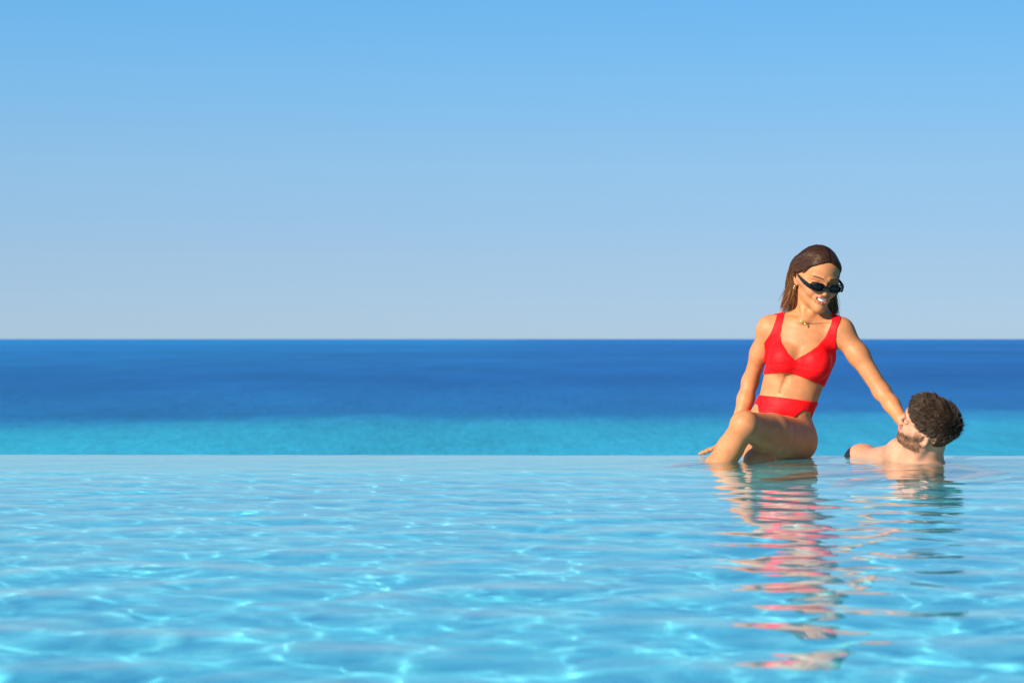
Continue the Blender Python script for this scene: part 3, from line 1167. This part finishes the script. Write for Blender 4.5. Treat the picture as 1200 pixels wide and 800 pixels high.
ew = prism('infinity_edge_wall', [(POOL_X0, EDGE(POOL_X0) - WALL_T), (POOL_X1, EDGE(POOL_X1) - WALL_T), (POOL_X1, EDGE(POOL_X1) - .012), (POOL_X0, EDGE(POOL_X0) - .012)], -3.2, -.022, M_WALL, .012)
tag(ew, 'pale blue tiled infinity edge wall just under the water, the sea beyond', 'wall')
for s, x0 in ((-1, POOL_X0 - .3), (1, POOL_X1)):
    sw = prism('pool_side_wall', [(x0, POOL_Y0 - .3), (x0 + .3, POOL_Y0 - .3), (x0 + .3, EDGE(x0)), (x0, EDGE(x0))], -3.2, .06, M_WALL, .012)
    tag(sw, 'tiled side wall of the pool off to the %s' % ('left' if s < 0 else 'right'), 'wall')
bw = prism('pool_back_wall', [(POOL_X0 + .002, POOL_Y0 - .3), (POOL_X1 - .002, POOL_Y0 - .3), (POOL_X1 - .002, POOL_Y0), (POOL_X0 + .002, POOL_Y0)], -3.2, .055, M_WALL, .012)
tag(bw, 'tiled wall closing the pool behind the viewer', 'wall')

# water surface: a real wave sheet, calm at the spill edge
M_WATER, nt, bs = mat('pool_water')
nt.nodes.remove(bs)
gl_ = N(nt, 'ShaderNodeBsdfGlass')
gl_.inputs['IOR'].default_value = 1.333
gl_.inputs['Roughness'].default_value = 0
gl_.inputs['Color'].default_value = (.93, .99, 1, 1)
nt.links.new(gl_.outputs[0], nt.nodes['Material Output'].inputs['Surface'])


def graded(a, b, c, d, fine, coarse):
    """fine steps from b to c, growing steps out to a and d"""
    mid = list(np.arange(b, c, fine))
    lo, hi = [], []
    x, st = b, fine
    while x > a:
        st = min(st * 1.08, coarse)
        x -= st
        lo.append(max(x, a))
    x, st = mid[-1], fine
    while x < d:
        st = min(st * 1.08, coarse)
        x += st
        hi.append(min(x, d))
    return np.array(lo[::-1] + mid + hi)


gx = graded(POOL_X0, -2.3, 2.5, POOL_X1, .014, .25)
gy = graded(POOL_Y0, 2.0, 8.07, 8.10, .0115, .25)
NX, NY = len(gx), len(gy)
wr = np.random.default_rng(5)


def waves(X, Y):
    Z = np.zeros_like(X)
    n = 110
    lam = np.exp(wr.uniform(math.log(.045), math.log(.42), n))
    ang = wr.uniform(-1.5, 1.5, n) + math.pi * .5 + .35
    ph = wr.uniform(0, 2 * math.pi, n)
    slope = WSLOPE * np.sqrt(2.0 / n) * np.clip(lam / .22, .4, 1.0) ** .8 * np.clip(.5 / lam, .5, 1)
    wx = .10 * np.sin(X * 1.3 + 1) * np.cos(Y * .9)
    wy = .12 * np.sin(Y * 1.1 + X * .7)
    near = np.clip((8.12 - Y) / 4.0, 0, 1)
    for l_, a_, p_, s_ in zip(lam, ang, ph, slope):
        k = 2 * math.pi / l_
        Z += (s_ / k) * np.sin(k * ((X + wx) * math.cos(a_) + (Y + wy) * math.sin(a_)) + p_)
    return Z * (.22 + .78 * near ** .8)


WSLOPE = .041
X, Y0 = np.meshgrid(gx, gy, indexing='xy')
Y = Y0 + (EDGE(X) - 8.12) * np.clip((Y0 - 5) / 3.1, 0, 1)
Z = waves(X, Y)
# small rings where the two bodies break the surface
for cx, cy, amp in ((.76, 7.66, .0012), (1.42, 7.56, .0014), (1.24, 7.88, .0009)):
    d_ = np.hypot(X - cx, Y - cy)
    Z += amp * np.sin(d_ * 2 * math.pi / .075) * np.exp(-d_ / .22)
# the sheet bends over the lip and runs down the outer face
rows = [(EDGE(gx), gx, Z[-1] * 0 - .0)]
V = np.stack([X, Y, Z], -1)
lip = []
for dy, dz in ((.012, -.0005), (.022, -.004), (.028, -.012), (.031, -.03), (.032, -.2), (.034, -1.2), (.036, -3.0)):
    lip.append(np.stack([gx, V[-1, :, 1] + dy, np.maximum(Z[-1] * max(0, 1 + dz * 60), -.02) + dz], -1))
V = np.concatenate([V, np.array(lip)], 0)
n0, n1 = V.shape[0], V.shape[1]
idx = np.arange(n0 * n1).reshape(n0, n1)
wq = np.stack([idx[:-1, :-1], idx[:-1, 1:], idx[1:, 1:], idx[1:, :-1]], -1).reshape(-1, 4)
water = link('pool_water', V.reshape(-1, 3), wq, M_WATER)
tag(water, kind='structure')

# ------------------------------------------------------------------ the shore and the sea
SEA = -16.0
M_GROUND, nt, bs = mat('dry_hillside')
tc = N(nt, 'ShaderNodeTexCoord')
nz = noise(nt, .4, 6, .6, tc.outputs['Object'])
cr = N(nt, 'ShaderNodeValToRGB')
cr.color_ramp.elements[0].color = (.06, .07, .03, 1)
cr.color_ramp.elements[1].color = (.28, .23, .15, 1)
nt.links.new(nz.outputs['Fac'], cr.inputs['Fac'])
nt.links.new(cr.outputs['Color'], bs.inputs['Base Color'])
bs.inputs['Roughness'].default_value = .9
prof = [(-60, -3.1), (8, -3.1), (11, -3.3), (18, -5.5), (30, -9.5), (50, -14.5), (70, -16.4), (90, -17.5)]
gv, gf = [], []
xs_ = np.linspace(-120, 120, 61)
for y, z in prof:
    for x in xs_:
        gv.append((x, y, z + (.5 * math.sin(x * .21 + y * .3) * (y > 9))))
for j in range(len(prof) - 1):
    for i in range(60):
        gf.append((j * 61 + i, j * 61 + i + 1, (j + 1) * 61 + i + 1, (j + 1) * 61 + i))
tag(link('ground', gv, gf, M_GROUND), kind='structure')

M_SEA, nt, bs = mat('sea_water')
tc = N(nt, 'ShaderNodeTexCoord')
sp = N(nt, 'ShaderNodeSeparateXYZ')
nt.links.new(tc.outputs['Object'], sp.inputs[0])


def math_(op, a, b=None, c=None, clamp=False):
    n = N(nt, 'ShaderNodeMath', operation=op)
    n.use_clamp = clamp
    for i, v_ in enumerate((a, b, c)):
        if v_ is None:
            continue
        if isinstance(v_, (int, float)):
            n.inputs[i].default_value = v_
        else:
            nt.links.new(v_, n.inputs[i])
    return n.outputs[0]


def stretched(sx, sy, detail=4, rough=.6):
    mp = N(nt, 'ShaderNodeMapping')
    mp.inputs['Scale'].default_value = (1 / sx, 1 / sy, 1)
    nt.links.new(tc.outputs['Object'], mp.inputs['Vector'])
    return noise(nt, 1.0, detail, rough, mp.outputs['Vector']).outputs['Fac']


# sandy shallows give way to deep water about half a kilometre out
big = stretched(90, 160, 4)
dist = math_('ADD', sp.outputs['Y'], math_('MULTIPLY', math_('SUBTRACT', big, .5), 120))
dist = math_('ADD', dist, math_('MULTIPLY', sp.outputs['X'], -.30))
cr = N(nt, 'ShaderNodeValToRGB')
lg = math_('DIVIDE', math_('LOGARITHM', math_('MAXIMUM', dist, 100.), 10.), 5.0)
nt.links.new(lg, cr.inputs['Fac'])
els = cr.color_ramp.elements
L10 = lambda d: math.log10(d) / 5


def ramp(points):
    els[0].position, els[0].color = L10(points[0][0]), (*points[0][1], 1)
    els[1].position, els[1].color = L10(points[-1][0]), (*points[-1][1], 1)
    for d_, c_ in points[1:-1]:
        e = els.new(L10(d_))
        e.color = (*c_, 1)


ramp([(220, (.036, .43, .60)), (420, (.031, .37, .585)), (446, (.029, .31, .56)), (482, (.018, .165, .42)), (900, (.014, .125, .385)), (1800, (.017, .155, .44)), (4500, (.017, .160, .46)), (9000, (.020, .195, .53))])
st0 = stretched(1.6, 8, 4)
st1 = stretched(6, 14, 5)
st2 = stretched(60, 260, 5)
st3 = stretched(700, 1500, 4)
var = math_('ADD', math_('MULTIPLY', st1, .45), math_('MULTIPLY', st2, .60))
var = math_('ADD', var, math_('MULTIPLY', st3, .75))
var = math_('ADD', var, math_('MULTIPLY_ADD', st0, .12, .07))
mx = N(nt, 'ShaderNodeMix', data_type='RGBA', blend_type='MULTIPLY')
mx.inputs['Factor'].default_value = 1
nt.links.new(cr.outputs['Color'], mx.inputs[6])
nt.links.new(var, mx.inputs[7])
# the water is deeper, and bluer, towards the right-hand shore
tx = math_('DIVIDE', sp.outputs['X'], math_('ADD', math_('ABSOLUTE', sp.outputs['X']), 160.))
tx = math_('MULTIPLY_ADD', tx, .75, .5, clamp=True)
mt = N(nt, 'ShaderNodeMix', data_type='RGBA')
mt.inputs[6].default_value = (1.05, 1.08, 1.0, 1)
mt.inputs[7].default_value = (1.0, .84, .90, 1)
nt.links.new(tx, mt.inputs['Factor'])
mx3 = N(nt, 'ShaderNodeMix', data_type='RGBA', blend_type='MULTIPLY')
mx3.inputs['Factor'].default_value = 1
nt.links.new(mx.outputs[2], mx3.inputs[6])
nt.links.new(mt.outputs[2], mx3.inputs[7])
nt.links.new(mx3.outputs[2], bs.inputs['Base Color'])
bs.inputs['Roughness'].default_value = .5
bs.inputs['Specular IOR Level'].default_value = .05
bp = N(nt, 'ShaderNodeBump')
bp.inputs['Strength'].default_value = .45
bp.inputs['Distance'].default_value = 1.0
nt.links.new(math_('ADD', math_('ADD', st1, math_('MULTIPLY', st0, .5)), math_('MULTIPLY', st2, 4)), bp.inputs['Height'])
nt.links.new(bp.outputs['Normal'], bs.inputs['Normal'])
sv, sf = [], []
rr = [0, 300, 1000, 4000, 15000, 60000, 160000]
for y in [-2000] + rr[1:]:
    for x in (-160000, -20000, -3000, 0, 3000, 20000, 160000):
        sv.append((x, y, SEA))
for j in range(len(rr) - 1):
    for i in range(6):
        sf.append((j * 7 + i, j * 7 + i + 1, (j + 1) * 7 + i + 1, (j + 1) * 7 + i))
tag(link('sea', sv, sf, M_SEA), kind='structure')

# ------------------------------------------------------------------ light, sky, camera
SUN = Vector((-.72, -.62, .44)).normalized()
sl = bpy.data.lights.new('sun', 'SUN')
sl.energy, sl.angle, sl.color = 5.0, R(.5), (1, .88, .70)
so = bpy.data.objects.new('sun', sl)
col.objects.link(so)
so.rotation_euler = SUN.to_track_quat('Z', 'Y').to_euler()
so.location = (-8, -5, 8)
sl.cycles.is_caustics_light = True
water.cycles.is_caustics_caster = True
for o in (pf, ew, woman, man):
    o.cycles.is_caustics_receiver = True

wo = bpy.data.worlds.new('World')
scene.world = wo
wo.use_nodes = True
nt = wo.node_tree
bg = nt.nodes['Background']
sky = N(nt, 'ShaderNodeTexSky', sky_type='NISHITA')
sky.sun_disc = False
sky.sun_elevation = math.asin(SUN.z)
sky.sun_rotation = math.atan2(SUN.x, SUN.y)
sky.altitude = 0
sky.air_density = .62
sky.dust_density = 0
sky.ozone_density = 4.2
tc = N(nt, 'ShaderNodeTexCoord')
sz = N(nt, 'ShaderNodeSeparateXYZ')
nt.links.new(tc.outputs['Generated'], sz.inputs[0])
mr = N(nt, 'ShaderNodeMapRange', interpolation_type='SMOOTHSTEP')     # a clear dry day: the upper sky stays bright
mr.inputs['From Min'].default_value, mr.inputs['From Max'].default_value = .02, .24
mr.inputs['To Min'].default_value, mr.inputs['To Max'].default_value = 1.0, 1.75
nt.links.new(sz.outputs['Z'], mr.inputs['Value'])
mx = N(nt, 'ShaderNodeMix', data_type='RGBA', blend_type='MULTIPLY')
mx.inputs['Factor'].default_value = 1
nt.links.new(sky.outputs['Color'], mx.inputs[6])
nt.links.new(mr.outputs['Result'], mx.inputs[7])
tr = N(nt, 'ShaderNodeValToRGB')
sc_ = N(nt, 'ShaderNodeMath', operation='MULTIPLY')
sc_.inputs[1].default_value = 4
nt.links.new(sz.outputs['Z'], sc_.inputs[0])
nt.links.new(sc_.outputs[0], tr.inputs['Fac'])
els = tr.color_ramp.elements
tint = [(0, (.74, .84, 1.10)), (.018, (.86, .91, 1.09)), (.037, (.98, .99, 1.08)), (.076, (1.08, 1.14, 1.10)), (.114, (.93, 1.18, 1.12)), (.151, (.74, 1.16, 1.13)), (.22, (.66, 1.10, 1.12))]
els[0].position, els[0].color = 0, (*[v_ / 1.3 for v_ in tint[0][1]], 1)
els[1].position, els[1].color = tint[-1][0] * 4, (*[v_ / 1.3 for v_ in tint[-1][1]], 1)
for z_, c_ in tint[1:-1]:
    e = els.new(z_ * 4)
    e.color = (*[v_ / 1.3 for v_ in c_], 1)
side = N(nt, 'ShaderNodeMath', operation='MULTIPLY_ADD')      # brightness evens out along the horizon
side.inputs[1].default_value, side.inputs[2].default_value = -.42, 1.0
nt.links.new(sz.outputs['X'], side.inputs[0])
even = N(nt, 'ShaderNodeMix', data_type='RGBA', blend_type='MULTIPLY')
even.inputs['Factor'].default_value = 1
nt.links.new(tr.outputs['Color'], even.inputs[6])
nt.links.new(side.outputs[0], even.inputs[7])
mx2 = N(nt, 'ShaderNodeMix', data_type='RGBA', blend_type='MULTIPLY')
mx2.inputs['Factor'].default_value = 1
nt.links.new(mx.outputs[2], mx2.inputs[6])
nt.links.new(even.outputs[2], mx2.inputs[7])
nt.links.new(mx2.outputs[2], bg.inputs['Color'])
bg.inputs['Strength'].default_value = .0675

cd = bpy.data.cameras.new('camera')
cd.sensor_width = 36
cd.lens = FPX / 1200 * 36
cd.shift_y = -3 / 1200
cd.clip_start, cd.clip_end = .05, 4e5
cd.dof.use_dof = True
cd.dof.focus_distance = 7.75
cd.dof.aperture_fstop = 7
co = bpy.data.objects.new('camera', cd)
col.objects.link(co)
co.location = (0, 0, CAMZ)
co.rotation_euler = (math.pi / 2, 0, 0)
scene.camera = co

scene.view_settings.view_transform = 'Standard'
scene.view_settings.look = 'None'
scene.view_settings.gamma = 1
scene.view_settings.exposure = .72
cy = scene.cycles
cy.use_denoising = True
cy.max_bounces = 10
cy.transmission_bounces = 8
cy.sample_clamp_indirect = 6
cy.caustics_reflective = True
cy.caustics_refractive = True
cy.blur_glossy = .3
